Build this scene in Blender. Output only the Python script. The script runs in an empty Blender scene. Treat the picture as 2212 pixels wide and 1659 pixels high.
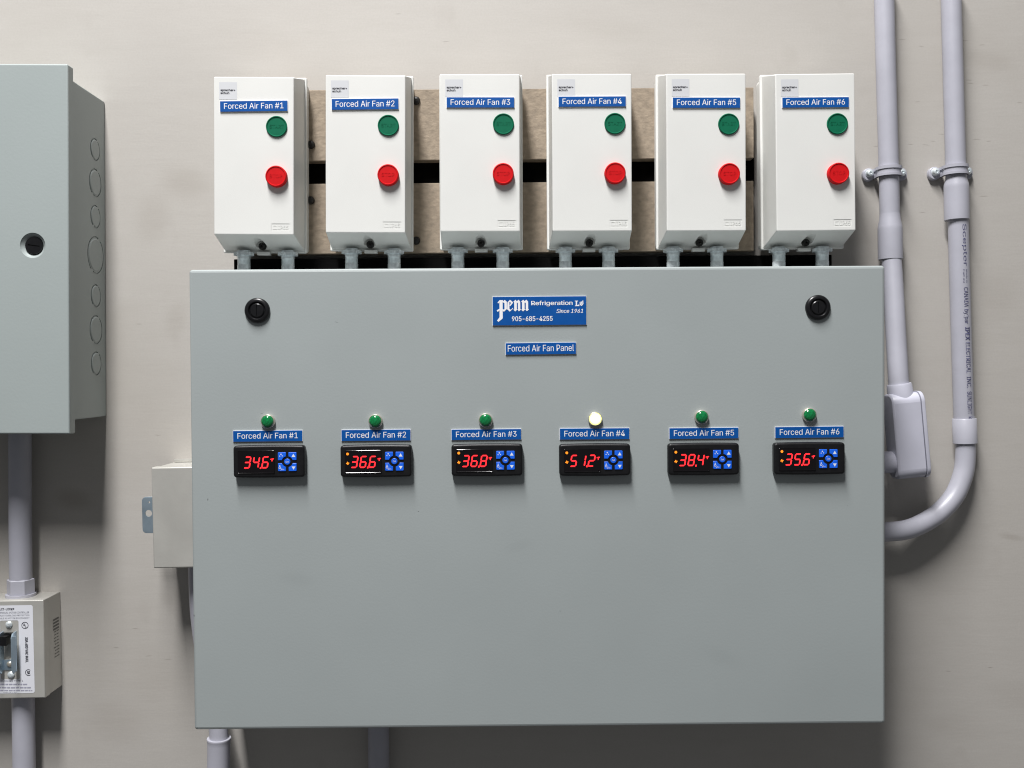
import bpy, bmesh, math, random
from mathutils import Vector, Matrix
random.seed(7)
R = math.radians
C = bpy.context.scene.collection
scene = bpy.context.scene

# ------------------------------------------------------------------ camera
F_PX, IMW, IMH = 2059.0, 2212.0, 1659.0
CAM = Vector((0.0, -1.23, 0.0))
YAW, PITCH, ROLL = R(0.40), R(-0.85), R(0.42)
fw = Vector((math.sin(YAW) * math.cos(PITCH), math.cos(YAW) * math.cos(PITCH), math.sin(PITCH)))
rt0 = fw.cross(Vector((0, 0, 1))).normalized()
up0 = rt0.cross(fw).normalized()
up = up0 * math.cos(ROLL) + rt0 * math.sin(ROLL)
rt = rt0 * math.cos(ROLL) - up0 * math.sin(ROLL)
M3 = Matrix((rt, up, -fw)).transposed()
cam_data = bpy.data.cameras.new('camera')
cam = bpy.data.objects.new('camera', cam_data)
C.objects.link(cam)
cam.matrix_world = Matrix.Translation(CAM) @ M3.to_4x4()
cam_data.sensor_width = 36.0
cam_data.lens = 36.0 * F_PX / IMW
cam_data.clip_start = 0.05
cam_data.clip_end = 50.0
scene.camera = cam

# ------------------------------------------------------------------ world, lamps, exposure
w = bpy.data.worlds.new('World')
scene.world = w
w.use_nodes = True
bg = w.node_tree.nodes['Background']
bg.inputs[0].default_value = (0.95, 0.97, 1.0, 1)
bg.inputs[1].default_value = 0.13


def area(name, loc, size, size_y, energy, color, target=None):
    l = bpy.data.lights.new(name, 'AREA')
    l.shape = 'RECTANGLE'
    l.size, l.size_y = size, size_y
    l.energy = energy
    l.color = color
    o = bpy.data.objects.new(name, l)
    C.objects.link(o)
    o.location = loc
    if target is not None:
        o.rotation_euler = (Vector(target) - Vector(loc)).to_track_quat('-Z', 'Y').to_euler()
    return o


# one fluorescent fixture under the ceiling, running away from the wall
row = area('ceiling_tubes', (-0.56, -1.75, 2.9), 0.42, 1.9, 264, (1.0, 0.99, 0.985))
row.rotation_euler = (0, 0, R(-3))
scene.view_settings.view_transform = 'Standard'
scene.view_settings.look = 'None'
scene.view_settings.exposure = 0.0
scene.view_settings.gamma = 1.0
scene.view_settings.use_curve_mapping = False
scene.render.engine = 'CYCLES'
scene.cycles.use_denoising = True
scene.cycles.denoising_input_passes = 'RGB_ALBEDO_NORMAL'
scene.cycles.denoising_prefilter = 'ACCURATE'
scene.cycles.filter_width = 1.1


# ------------------------------------------------------------------ where a point seen in the photo lies, at a distance d off the wall
def at(px, py, d=0.0):
    r = M3 @ Vector(((px - IMW / 2) / F_PX, -(py - IMH / 2) / F_PX, -1.0))
    t = (-d - CAM.y) / r.y
    return CAM + r * t


def fit_rect(tl, tr, br, bl, d):
    a, b, c, e = [at(p[0], p[1], d) for p in (tl, tr, br, bl)]
    cen = (a + b + c + e) / 4
    wd = ((b - a).length + (c - e).length) / 2
    ht = ((a - e).length + (b - c).length) / 2
    u = ((b - a) + (c - e)).normalized()
    v = ((a - e) + (b - c)).normalized()
    ang = 0.5 * (math.atan2(u.z, u.x) + math.atan2(-v.x, v.z))   # counter-clockwise as seen
    return cen, wd, ht, ang


# ------------------------------------------------------------------ materials
def nd(nt, t, **kw):
    n = nt.nodes.new(t)
    for k, v in kw.items():
        setattr(n, k, v)
    return n


def mat(name, col, rough=0.5, metal=0.0, var=0.06, vscale=25.0, bump=0.0, bscale=600.0, coat=0.0,
        emit=None, estr=0.0, spec=0.5, stretch=(1, 1, 1), dirt=None):
    m = bpy.data.materials.new(name)
    m.use_nodes = True
    nt = m.node_tree
    b = nt.nodes['Principled BSDF']
    b.inputs['Roughness'].default_value = rough
    b.inputs['Metallic'].default_value = metal
    b.inputs['Coat Weight'].default_value = coat
    b.inputs['Specular IOR Level'].default_value = spec
    tc = nd(nt, 'ShaderNodeTexCoord')
    mp = nd(nt, 'ShaderNodeMapping')
    mp.inputs['Scale'].default_value = stretch
    nt.links.new(tc.outputs['Object'], mp.inputs[0])
    n = nd(nt, 'ShaderNodeTexNoise')
    n.inputs['Scale'].default_value = vscale
    n.inputs['Detail'].default_value = 5
    nt.links.new(mp.outputs[0], n.inputs['Vector'])
    cr = nd(nt, 'ShaderNodeValToRGB')
    cr.color_ramp.elements[0].position = 0.3
    cr.color_ramp.elements[1].position = 0.7
    cr.color_ramp.elements[0].color = tuple(c * (1 - var) for c in col) + (1,)
    cr.color_ramp.elements[1].color = tuple(min(1, c * (1 + var)) for c in col) + (1,)
    nt.links.new(n.outputs['Fac'], cr.inputs[0])
    out = cr.outputs[0]
    if dirt:
        n3 = nd(nt, 'ShaderNodeTexNoise')
        n3.inputs['Scale'].default_value = dirt[1]
        n3.inputs['Detail'].default_value = 3
        nt.links.new(mp.outputs[0], n3.inputs['Vector'])
        c3 = nd(nt, 'ShaderNodeValToRGB')
        c3.color_ramp.elements[0].position = dirt[2]
        c3.color_ramp.elements[1].position = dirt[2] + 0.06
        c3.color_ramp.elements[0].color = (0, 0, 0, 1)
        c3.color_ramp.elements[1].color = (dirt[3],) * 3 + (1,)
        nt.links.new(n3.outputs['Fac'], c3.inputs[0])
        mx = nd(nt, 'ShaderNodeMix', data_type='RGBA')
        nt.links.new(c3.outputs[0], mx.inputs['Factor'])
        nt.links.new(out, mx.inputs[6])
        mx.inputs[7].default_value = tuple(dirt[0]) + (1,)
        out = mx.outputs[2]
    nt.links.new(out, b.inputs['Base Color'])
    # a little uneven gloss
    rr = nd(nt, 'ShaderNodeMapRange')
    rr.inputs['To Min'].default_value = max(0.02, rough - 0.06)
    rr.inputs['To Max'].default_value = min(1, rough + 0.06)
    nt.links.new(n.outputs['Fac'], rr.inputs['Value'])
    nt.links.new(rr.outputs[0], b.inputs['Roughness'])
    if bump > 0:
        n2 = nd(nt, 'ShaderNodeTexNoise')
        n2.inputs['Scale'].default_value = bscale
        n2.inputs['Detail'].default_value = 2
        nt.links.new(mp.outputs[0], n2.inputs['Vector'])
        bp = nd(nt, 'ShaderNodeBump')
        bp.inputs['Strength'].default_value = bump
        bp.inputs['Distance'].default_value = 0.0006
        nt.links.new(n2.outputs['Fac'], bp.inputs['Height'])
        nt.links.new(bp.outputs[0], b.inputs['Normal'])
    if emit:
        b.inputs['Emission Color'].default_value = tuple(emit) + (1,)
        b.inputs['Emission Strength'].default_value = estr
    return m


M = dict(
    panel=mat('grey_panel_paint', (0.330, 0.362, 0.362), 0.42, var=0.03, vscale=6, bump=0.12, bscale=420,
              dirt=((0.10, 0.10, 0.10), 210, 0.765, 0.5)),
    cabinet=mat('grey_cabinet_paint', (0.335, 0.375, 0.37), 0.42, var=0.03, vscale=5, bump=0.13, bscale=380),
    white=mat('white_plastic', (0.70, 0.70, 0.675), 0.42, var=0.012, vscale=18, bump=0.18, bscale=1500),
    conduit=mat('grey_lavender_plastic', (0.42, 0.42, 0.475), 0.38, var=0.05, vscale=30, bump=0.06, bscale=500),
    fitting=mat('pale_grey_fitting_plastic', (0.52, 0.52, 0.60), 0.33, var=0.04, vscale=30),
    blue=mat('blue_laminate', (0.002, 0.075, 0.31), 0.45, var=0.05, vscale=90, spec=0.25),
    core=mat('white_laminate_core', (0.82, 0.82, 0.84), 0.5, var=0.01),
    green=mat('green_button_plastic', (0.003, 0.125, 0.063), 0.55, var=0.06, vscale=120, spec=0.15),
    red=mat('red_button_plastic', (0.56, 0.006, 0.009), 0.55, var=0.05, vscale=120, spec=0.15),
    black=mat('black_plastic', (0.006, 0.006, 0.007), 0.42, var=0.2, vscale=150, bump=0.12, bscale=2200, spec=0.35),
    latch=mat('black_latch_plastic', (0.006, 0.006, 0.007), 0.30, var=0.1, vscale=200),
    screen=mat('dark_screen_plastic', (0.004, 0.003, 0.004), 0.10, var=0.05, vscale=100),
    key=mat('blue_rubber_key', (0.006, 0.125, 0.78), 0.42, var=0.05, vscale=200),
    print_w=mat('white_print', (0.75, 0.78, 0.82), 0.5, var=0.02),
    led=mat('red_led_segment', (0.5, 0.01, 0.01), 0.4, emit=(1.0, 0.020, 0.028), estr=2.2),
    amber=mat('amber_led_icon', (0.5, 0.15, 0.01), 0.4, emit=(1.0, 0.27, 0.012), estr=1.15),
    lens=mat('green_lens', (0.004, 0.16, 0.045), 0.12, var=0.35, vscale=420, bump=0.5, bscale=500, coat=0.4),
    lens_lit=mat('lit_lens', (0.8, 0.85, 0.6), 0.2, emit=(1.0, 0.98, 0.34), estr=2.2),
    lens_rim=mat('lit_lens_rim', (0.6, 0.7, 0.2), 0.2, emit=(0.86, 0.88, 0.28), estr=1.6),
    nickel=mat('nickel_bezel', (0.62, 0.58, 0.50), 0.34, metal=0.7, var=0.06, vscale=60),
    zinc=mat('zinc_plated_steel', (0.74, 0.80, 0.83), 0.38, metal=0.45, var=0.22, vscale=160, bump=0.2, bscale=300),
    zincblue=mat('blue_zinc_steel', (0.42, 0.52, 0.60), 0.34, metal=0.75, var=0.12, vscale=60),
    beige=mat('galvanised_beige_box', (0.56, 0.548, 0.51), 0.36, metal=0.4, var=0.05, vscale=30, bump=0.1, bscale=300),
    dark=mat('gap_shade_black', (0.004, 0.004, 0.004), 0.95, var=0.2, spec=0.05),  # near black that carries the deep shade of the board gaps
    recess=mat('dark_recess', (0.012, 0.012, 0.013), 0.5, var=0.2),
    ink=mat('dark_print', (0.035, 0.035, 0.05), 0.6, var=0.1),
    inkblue=mat('navy_print', (0.08, 0.08, 0.17), 0.6, var=0.25, vscale=500),
    inkgrey=mat('grey_print', (0.16, 0.16, 0.20), 0.6, var=0.1),
    sticker=mat('pale_grey_sticker', (0.60, 0.61, 0.63), 0.35, var=0.01),
    labelw=mat('white_label_paper', (0.72, 0.73, 0.78), 0.45, var=0.015),
    screwdark=mat('dark_screw_steel', (0.018, 0.017, 0.016), 0.4, metal=0.3, var=0.2),
)


def board_material():
    m = mat('unpainted_particle_board', (0.285, 0.230, 0.172), 0.8, var=0.2, vscale=120, bump=0.6, bscale=260, stretch=(1, 1, 1.4))
    return m


M['board'] = board_material()


def wall_material():
    m = bpy.data.materials.new('painted_plywood')
    m.use_nodes = True
    nt = m.node_tree
    b = nt.nodes['Principled BSDF']
    b.inputs['Roughness'].default_value = 0.62
    tc = nd(nt, 'ShaderNodeTexCoord')

    def noise(scale, stretch, detail=4, rough=0.5, off=(0, 0, 0)):
        mp = nd(nt, 'ShaderNodeMapping')
        mp.inputs['Scale'].default_value = stretch
        mp.inputs['Location'].default_value = off
        nt.links.new(tc.outputs['Object'], mp.inputs[0])
        n = nd(nt, 'ShaderNodeTexNoise')
        n.inputs['Scale'].default_value = scale
        n.inputs['Detail'].default_value = detail
        n.inputs['Roughness'].default_value = rough
        nt.links.new(mp.outputs[0], n.inputs['Vector'])
        return n.outputs['Fac']

    def ramp(fac, p0, p1, c0, c1):
        cr = nd(nt, 'ShaderNodeValToRGB')
        cr.color_ramp.elements[0].position, cr.color_ramp.elements[1].position = p0, p1
        cr.color_ramp.elements[0].color, cr.color_ramp.elements[1].color = c0, c1
        nt.links.new(fac, cr.inputs[0])
        return cr.outputs[0]

    def mix(fac, a, bb, blend='MIX'):
        mx = nd(nt, 'ShaderNodeMix', data_type='RGBA', blend_type=blend)
        if isinstance(fac, float):
            mx.inputs['Factor'].default_value = fac
        else:
            nt.links.new(fac, mx.inputs['Factor'])
        for s, v in ((6, a), (7, bb)):
            if isinstance(v, tuple):
                mx.inputs[s].default_value = v
            else:
                nt.links.new(v, mx.inputs[s])
        return mx.outputs[2]

    grain = noise(13.0, (1.0, 1, 6.0), 8, 0.68)
    fine = noise(38.0, (1.0, 1, 8.0), 4, 0.65)
    base = ramp(grain, 0.30, 0.72, (0.440, 0.417, 0.386, 1), (0.462, 0.439, 0.408, 1))
    speck = noise(420.0, (1, 1, 1), 2, 0.5, (5.0, 0, 3.0))
    base = mix(ramp(speck, 0.38, 0.62, (0, 0, 0, 1), (0.10, 0.10, 0.10, 1)), base, (0.30, 0.28, 0.255, 1))
    cloud = noise(3.2, (1, 1, 1), 4, 0.55, (3.1, 0, 1.7))
    base = mix(ramp(cloud, 0.52, 0.78, (0, 0, 0, 1), (0.46, 0.46, 0.46, 1)), base, (0.36, 0.33, 0.29, 1))
    smudge = noise(11.0, (1, 1, 0.8), 3, 0.6, (7.3, 0, 2.2))
    base = mix(ramp(smudge, 0.62, 0.78, (0, 0, 0, 1), (0.30, 0.30, 0.30, 1)), base, (0.30, 0.27, 0.24, 1))
    checks = noise(16.0, (1.0, 1, 15.0), 2, 0.5, (1.3, 0, 4.0))
    gate = noise(4.0, (1, 1, 1), 2, 0.5, (9.0, 0, 5.0))
    ck = nd(nt, 'ShaderNodeMath', operation='MULTIPLY')
    nt.links.new(ramp(checks, 0.70, 0.735, (0, 0, 0, 1), (1, 1, 1, 1)), ck.inputs[0])
    nt.links.new(ramp(gate, 0.62, 0.70, (0, 0, 0, 1), (1, 1, 1, 1)), ck.inputs[1])
    base = mix(ck.outputs[0], base, (0.38, 0.36, 0.33, 1))
    nt.links.new(base, b.inputs['Base Color'])
    add = nd(nt, 'ShaderNodeMath', operation='MULTIPLY_ADD')
    nt.links.new(fine, add.inputs[0])
    add.inputs[1].default_value = 0.8
    nt.links.new(grain, add.inputs[2])
    sub = nd(nt, 'ShaderNodeMath', operation='MULTIPLY_ADD')
    nt.links.new(ck.outputs[0], sub.inputs[0])
    sub.inputs[1].default_value = -0.9
    nt.links.new(add.outputs[0], sub.inputs[2])
    bp = nd(nt, 'ShaderNodeBump')
    bp.inputs['Strength'].default_value = 0.22
    bp.inputs['Distance'].default_value = 0.00045
    nt.links.new(sub.outputs[0], bp.inputs['Height'])
    nt.links.new(bp.outputs[0], b.inputs['Normal'])
    return m


M['wall'] = wall_material()


def spots(m, lst):
    """small scuffs and flecks at given places (object coordinates x, z; radii; strength)"""
    nt = m.node_tree
    b = nt.nodes['Principled BSDF']
    src = b.inputs['Base Color'].links[0].from_socket
    tc = nd(nt, 'ShaderNodeTexCoord')
    for (x, z, rx, rz, k, ang, col) in lst:
        mp = nd(nt, 'ShaderNodeMapping', vector_type='TEXTURE')
        mp.inputs['Location'].default_value = (x, 0, z)
        mp.inputs['Rotation'].default_value = (0, ang, 0)
        mp.inputs['Scale'].default_value = (rx, 1.0, rz)
        nt.links.new(tc.outputs['Object'], mp.inputs[0])
        mu = nd(nt, 'ShaderNodeVectorMath', operation='MULTIPLY')
        mu.inputs[1].default_value = (1, 0, 1)
        nt.links.new(mp.outputs[0], mu.inputs[0])
        ln_ = nd(nt, 'ShaderNodeVectorMath', operation='LENGTH')
        nt.links.new(mu.outputs[0], ln_.inputs[0])
        mr = nd(nt, 'ShaderNodeMapRange')
        mr.inputs['From Min'].default_value = 1.0
        mr.inputs['From Max'].default_value = 0.15
        mr.interpolation_type = 'SMOOTHSTEP'
        mr.inputs['To Max'].default_value = k
        nt.links.new(ln_.outputs['Value'], mr.inputs['Value'])
        mx = nd(nt, 'ShaderNodeMix', data_type='RGBA')
        nt.links.new(mr.outputs[0], mx.inputs['Factor'])
        nt.links.new(src, mx.inputs[6])
        mx.inputs[7].default_value = col + (1,)
        src = mx.outputs[2]
    nt.links.new(src, b.inputs['Base Color'])



# ------------------------------------------------------------------ mesh helpers (local frame: x right, z up, -y towards the viewer)
def soften(me, smooth):
    for p in me.polygons:
        p.use_smooth = True
    me.set_sharp_from_angle(angle=R(smooth))
    se = me.attributes.get('sharp_edge') or me.attributes.new('sharp_edge', 'BOOLEAN', 'EDGE')
    for p in me.polygons:                       # large flat faces keep their own plane
        if len(p.vertices) > 4 or p.area > 1e-3:
            for li in p.loop_indices:
                se.data[me.loops[li].edge_index].value = True


def mesh_obj(name, bm, mats, parent=None, loc=None, ang=0.0, smooth=38):
    bmesh.ops.remove_doubles(bm, verts=bm.verts, dist=1e-7)
    bmesh.ops.recalc_face_normals(bm, faces=bm.faces)
    me = bpy.data.meshes.new(name)
    bm.to_mesh(me)
    bm.free()
    for x in (mats if isinstance(mats, (list, tuple)) else [mats]):
        me.materials.append(x)
    if smooth:
        soften(me, smooth)
    o = bpy.data.objects.new(name, me)
    C.objects.link(o)
    if parent is not None:
        o.parent = parent
    if loc is not None:
        o.location = loc
    if ang:
        o.rotation_euler = (0, -ang, 0)
    return o


def sheet_obj(name, bm, mats, parent=None):
    """flat printing: faces kept as they are, all turned to the viewer"""
    me = bpy.data.meshes.new(name)
    bm.to_mesh(me)
    bm.free()
    for x in (mats if isinstance(mats, (list, tuple)) else [mats]):
        me.materials.append(x)
    o = bpy.data.objects.new(name, me)
    C.objects.link(o)
    if parent is not None:
        o.parent = parent
    return o


def empty(name, loc, ang=0.0):
    o = bpy.data.objects.new(name, None)
    C.objects.link(o)
    o.empty_display_size = 0.02
    o.location = loc
    o.rotation_euler = (0, -ang, 0)
    return o


def tag(o, label, cat, group=None):
    o['label'] = label
    o['category'] = cat
    if group:
        o['group'] = group
    return o


def tolocal(o, p):
    m = Matrix.Translation(o.location) @ o.rotation_euler.to_matrix().to_4x4()
    return m.inverted() @ p


def loft(bm, rings, mat_i=0, cap0=True, cap1=True, close=True):
    vs = [[bm.verts.new(p) for p in r] for r in rings]
    n = len(vs[0])
    for a, b in zip(vs[:-1], vs[1:]):
        for i in range(n if close else n - 1):
            j = (i + 1) % n
            f = bm.faces.new((a[i], a[j], b[j], b[i]))
            f.material_index = mat_i
    if cap0:
        f = bm.faces.new(vs[0][::-1]); f.material_index = mat_i
    if cap1:
        f = bm.faces.new(vs[-1]); f.material_index = mat_i
    return vs


def rr(wd, ht, r, inset=0.0, cx=0.0, cz=0.0, seg=5, bow=0.0):
    """rounded rectangle outline in x,z"""
    wd, ht = wd - 2 * inset, ht - 2 * inset
    r = max(r - inset * 0.8, 0.00005)
    pts = []
    for (sx, sz, a0) in ((1, 1, 0), (-1, 1, 90), (-1, -1, 180), (1, -1, 270)):
        ox, oz = sx * (wd / 2 - r), sz * (ht / 2 - r)
        for k in range(seg + 1):
            a = R(a0 + 90 * k / seg)
            pts.append((ox + r * math.cos(a), oz + r * math.sin(a)))
        if bow and sz == 1 and sx == 1 or bow and sz == -1 and sx == -1:
            nx = 8
            for k in range(1, nx):
                t = k / nx
                x = ox * (1 - 2 * t)
                pts.append((x, sz * ht / 2))
    out = []
    for x, z in pts:
        if bow:
            t = max(0.0, 1 - (2 * x / wd) ** 2)
            z += math.copysign(bow * t * (abs(z) / (ht / 2)), z)
        out.append((x + cx, z + cz))
    return out


def plate(bm, outline, y0, y1, bev=0.0, mat_i=0, front_i=None):
    """outline(inset)->pts ; from y0 (back) to y1 (front, more negative), front edge rounded"""
    rings = [[(x, y0, z) for x, z in outline(0)]]
    if bev > 0:
        for k in range(0, 4):
            a = R(90 * k / 3)
            rings.append([(x, y1 + bev * (1 - math.sin(a)), z) for x, z in outline(bev * (1 - math.cos(a)))])
    else:
        rings.append([(x, y1, z) for x, z in outline(0)])
    vs = loft(bm, rings, mat_i)
    if front_i is not None:
        for f in bm.faces:
            if all(v in vs[-1] for v in f.verts):
                f.material_index = front_i


def prism(bm, pts, y0, y1, mat_i=0):
    loft(bm, [[(x, y0, z) for x, z in pts], [(x, y1, z) for x, z in pts]], mat_i)


def box(bm, x0, x1, y0, y1, z0, z1, mat_i=0, bev=0.0, seg=2):
    pts = [(x0, z0), (x1, z0), (x1, z1), (x0, z1)]
    before = set(bm.verts)
    prism(bm, pts, y0, y1, mat_i)
    if bev > 0:
        nv = [v for v in bm.verts if v not in before]
        es = list({e for v in nv for e in v.link_edges})
        bmesh.ops.bevel(bm, geom=es, offset=bev, segments=seg, profile=0.5, affect='EDGES', clamp_overlap=True)


def lathe(bm, prof, cx=0.0, cz=0.0, n=32, mat_i=0, axis='y', cy=0.0, cap0=True, cap1=True):
    rings = []
    for r, h in prof:
        ring = []
        for k in range(n):
            a = 2 * math.pi * k / n
            u, v = r * math.cos(a), r * math.sin(a)
            if axis == 'y':
                ring.append((cx + u, h, cz + v))
            elif axis == 'z':
                ring.append((cx + u, cy + v, h))
            else:
                ring.append((h, cy + u, cz + v))
        rings.append(ring)
    loft(bm, rings, mat_i, cap0, cap1)


def tube(bm, pts, rad, n=28, mat_i=0, caps=True):
    pts = [Vector(p) for p in pts]
    if not isinstance(rad, (list, tuple)):
        rad = [rad] * len(pts)
    t0 = (pts[1] - pts[0]).normalized()
    u = t0.orthogonal().normalized()
    rings = []
    for i, p in enumerate(pts):
        a = pts[max(i - 1, 0)]
        b = pts[min(i + 1, len(pts) - 1)]
        t = (b - a).normalized()
        u = (u - t * u.dot(t)).normalized()
        v = t.cross(u)
        rings.append([tuple(p + (u * math.cos(2 * math.pi * k / n) + v * math.sin(2 * math.pi * k / n)) * rad[i]) for k in range(n)])
    loft(bm, rings, mat_i, caps, caps)


def catmull(pts, n=8):
    pts = [Vector(p) for p in pts]
    out = []
    for i in range(len(pts) - 1):
        p0, p1, p2, p3 = pts[max(i - 1, 0)], pts[i], pts[i + 1], pts[min(i + 2, len(pts) - 1)]
        for k in range(n):
            t = k / n
            out.append(0.5 * ((2 * p1) + (p2 - p0) * t + (2 * p0 - 5 * p1 + 4 * p2 - p3) * t * t + (3 * p1 - p0 - 3 * p2 + p3) * t ** 3))
    out.append(pts[-1])
    return out


def boolean_cut(o, cutter_bm):
    bmesh.ops.recalc_face_normals(cutter_bm, faces=cutter_bm.faces)
    me = bpy.data.meshes.new('cutter')
    cutter_bm.to_mesh(me)
    cutter_bm.free()
    c = bpy.data.objects.new('cutter', me)
    C.objects.link(c)
    c.matrix_world = o.matrix_world.copy()
    keep = o.parent
    o.parent = None
    lm = (o.location.copy(), o.rotation_euler.copy())
    o.location = (0, 0, 0); o.rotation_euler = (0, 0, 0)
    c.location = (0, 0, 0); c.rotation_euler = (0, 0, 0)
    md = o.modifiers.new('cut', 'BOOLEAN')
    md.operation = 'DIFFERENCE'
    md.object = c
    md.solver = 'EXACT'
    dg = bpy.context.evaluated_depsgraph_get()
    dg.update()
    new = bpy.data.meshes.new_from_object(o.evaluated_get(dg))
    o.modifiers.clear()
    o.data = new
    o.location, o.rotation_euler = lm
    o.parent = keep
    bpy.data.objects.remove(c)
    soften(new, 35)


# ------------------------------------------------------------------ lettering
_tc = {}
FONT = None
try:        # the sans face that ships inside Blender; its built-in face otherwise
    import os
    FONT = bpy.data.fonts.load(os.path.join(bpy.utils.system_resource('DATAFILES'), 'fonts', 'Inter.woff2'))
except Exception:
    FONT = None


def text_geo(body, bold=0.0, shear=0.0, space=1.0):
    k = (body, bold, shear, space)
    if k in _tc:
        return _tc[k]
    cu = bpy.data.curves.new('t', 'FONT')
    if FONT:
        cu.font = FONT
    cu.body = body
    cu.size = 1.0
    cu.shear = shear
    cu.space_character = space
    cu.resolution_u = 4
    o = bpy.data.objects.new('t', cu)
    C.objects.link(o)
    dg = bpy.context.evaluated_depsgraph_get()
    dg.update()
    me = bpy.data.meshes.new_from_object(o.evaluated_get(dg))
    v0 = [(v.co.x, v.co.y) for v in me.vertices]
    f0 = [tuple(p.vertices) for p in me.polygons]
    bpy.data.objects.remove(o)
    bpy.data.curves.remove(cu)
    bpy.data.meshes.remove(me)
    # outlines may overlap: every face gets a level of its own, a few microns apart
    shifts = [(0, 0)] if bold <= 0 else ([(-bold, 0), (bold, 0)] if bold < 0.015 else [(-bold, -bold * 0.6), (bold, -bold * 0.6), (-bold, bold * 0.6), (bold, bold * 0.6), (0, 0)])
    vs, fs = [], []
    for n_, (dx, dy) in enumerate(shifts):
        for fi, f in enumerate(f0):
            o_ = len(vs)
            vs += [(v0[q][0] + dx, v0[q][1] + dy, (fi * 7) % 11 + 11 * n_) for q in f]
            fs.append(tuple(range(o_, o_ + len(f))))
    xs = [v[0] for v in vs]; ys = [v[1] for v in vs]
    bb = (min(xs), max(xs), min(ys), max(ys))
    _tc[k] = (vs, fs, bb)
    return _tc[k]


def put_text(bm, body, x0, x1, z0, z1, fn=None, y=0.0, mat_i=0, bold=0.0, shear=0.0, space=1.0, turn=False):
    """fit the lettering into x0..x1, z0..z1.  turn=True: reads downwards (quarter turn clockwise).  fn maps (x,z) to a 3D point"""
    vs, fs, (a, b, c, d) = text_geo(body, bold, shear, space)
    out = []
    for (u, v, l_) in vs:
        s, t = (u - a) / (b - a), (v - c) / (d - c)
        if turn:
            x, z = x0 + (x1 - x0) * t, z1 - (z1 - z0) * s
        else:
            x, z = x0 + (x1 - x0) * s, z0 + (z1 - z0) * t
        out.append(bm.verts.new(fn(x, z) if fn else (x, y - l_ * 0.0000015, z)))
    for f in fs:
        try:
            ff = bm.faces.new([out[i] for i in f])
            ff.material_index = mat_i
        except ValueError:
            pass


def flat(bm, pts, y, mat_i=0):
    f = bm.faces.new([bm.verts.new((x, y, z)) for x, z in pts])
    f.material_index = mat_i


def stroke(bm, p, q, wd, y, mat_i=0):
    p, q = Vector(p), Vector(q)
    n = (q - p).normalized()
    n = Vector((-n.y, n.x)) * wd / 2
    flat(bm, [tuple(p + n), tuple(p - n), tuple(q - n), tuple(q + n)], y, mat_i)


def ring_flat(bm, cx, cz, r0, r1, y, a0=0, a1=360, n=28, mat_i=0):
    for k in range(n):
        a, b = R(a0 + (a1 - a0) * k / n), R(a0 + (a1 - a0) * (k + 1) / n)
        flat(bm, [(cx + r * math.cos(t), cz + r * math.sin(t)) for r, t in ((r0, a), (r1, a), (r1, b), (r0, b))], y, mat_i)


def nameplate(parent, name, cx, cz, y, wd, ht, body, ang=0.0, thick=0.0016, tx=0.79, tz=(0.26, 0.80), label=None):
    """engraved two-layer plate: blue skin on a white core, white lettering"""
    bm = bmesh.new()
    plate(bm, lambda i: rr(wd, ht, 0.0003, i), 0, -thick * 0.72, 0, 1)
    plate(bm, lambda i: rr(wd - 0.0007, ht - 0.0007, 0.0002, i), -thick * 0.72, -thick, 0.0001, 0)
    o = mesh_obj(name, bm, [M['blue'], M['core']], parent, (cx, y, cz), ang, smooth=0)
    if body:
        b2 = bmesh.new()
        put_text(b2, body, -wd * tx / 2, wd * tx / 2, -ht / 2 + ht * tz[0], -ht / 2 + ht * tz[1], y=-thick - 0.00012, bold=0.003)
        sheet_obj('lettering', b2, M['core'], o)
    if label:
        o['label'] = label
    return o


# ================================================================== the setting
bm = bmesh.new()
box(bm, -2.6, 2.6, 0.0, 0.02, -1.5, 2.3)
wall = mesh_obj('wall', bm, M['wall'], smooth=0)
wall['kind'] = 'structure'
crk = [(1893, 316, 9), (1948, 85, 12), (1990, 100, 8), (2084, 88, 12), (2121, 97, 9), (2092, 173, 13), (2096, 180, 10), (2129, 184, 12), (1982, 220, 8),
       (2037, 290, 14), (2015, 305, 9), (2110, 301, 13), (2136, 305, 8), (1967, 312, 8), (2000, 313, 12), (2125, 424, 14), (1993, 459, 10), (2203, 222, 10),
       (293, 1358, 11), (364, 1424, 12), (321, 1417, 11), (251, 1399, 9), (2048, 1450, 9), (2139, 1442, 8), (963, 90, 12), (300, 700, 9), (340, 940, 10), (860, 30, 10)]
sm = [(400, 395, 60, 40, 0.20), (330, 470, 40, 60, 0.16), (160, 1078, 45, 25, 0.30), (2130, 130, 70, 22, 0.14), (2190, 1500, 60, 35, 0.08), (1310, 60, 120, 30, 0.08),
      (560, 90, 90, 40, 0.07), (250, 1560, 70, 50, 0.14), (2150, 640, 50, 60, 0.10), (2060, 1570, 80, 30, 0.07), (2185, 1160, 30, 8, 0.22), (380, 690, 26, 40, 0.14)]
lst = []
for k, (px, py, ln_px) in enumerate(crk):
    p = at(px, py)
    lst.append((p.x, p.z, ln_px * 0.0006, 0.00075, 0.62, (-0.06, 0.04, 0.09, -0.02)[k % 4], (0.23, 0.205, 0.18)))
for (px, py, a_, b_, k_) in sm:
    p = at(px, py)
    lst.append((p.x, p.z, a_ * 0.0008, b_ * 0.0008, k_, 0.2, (0.22, 0.185, 0.15)))
spots(M['wall'], lst)

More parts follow.
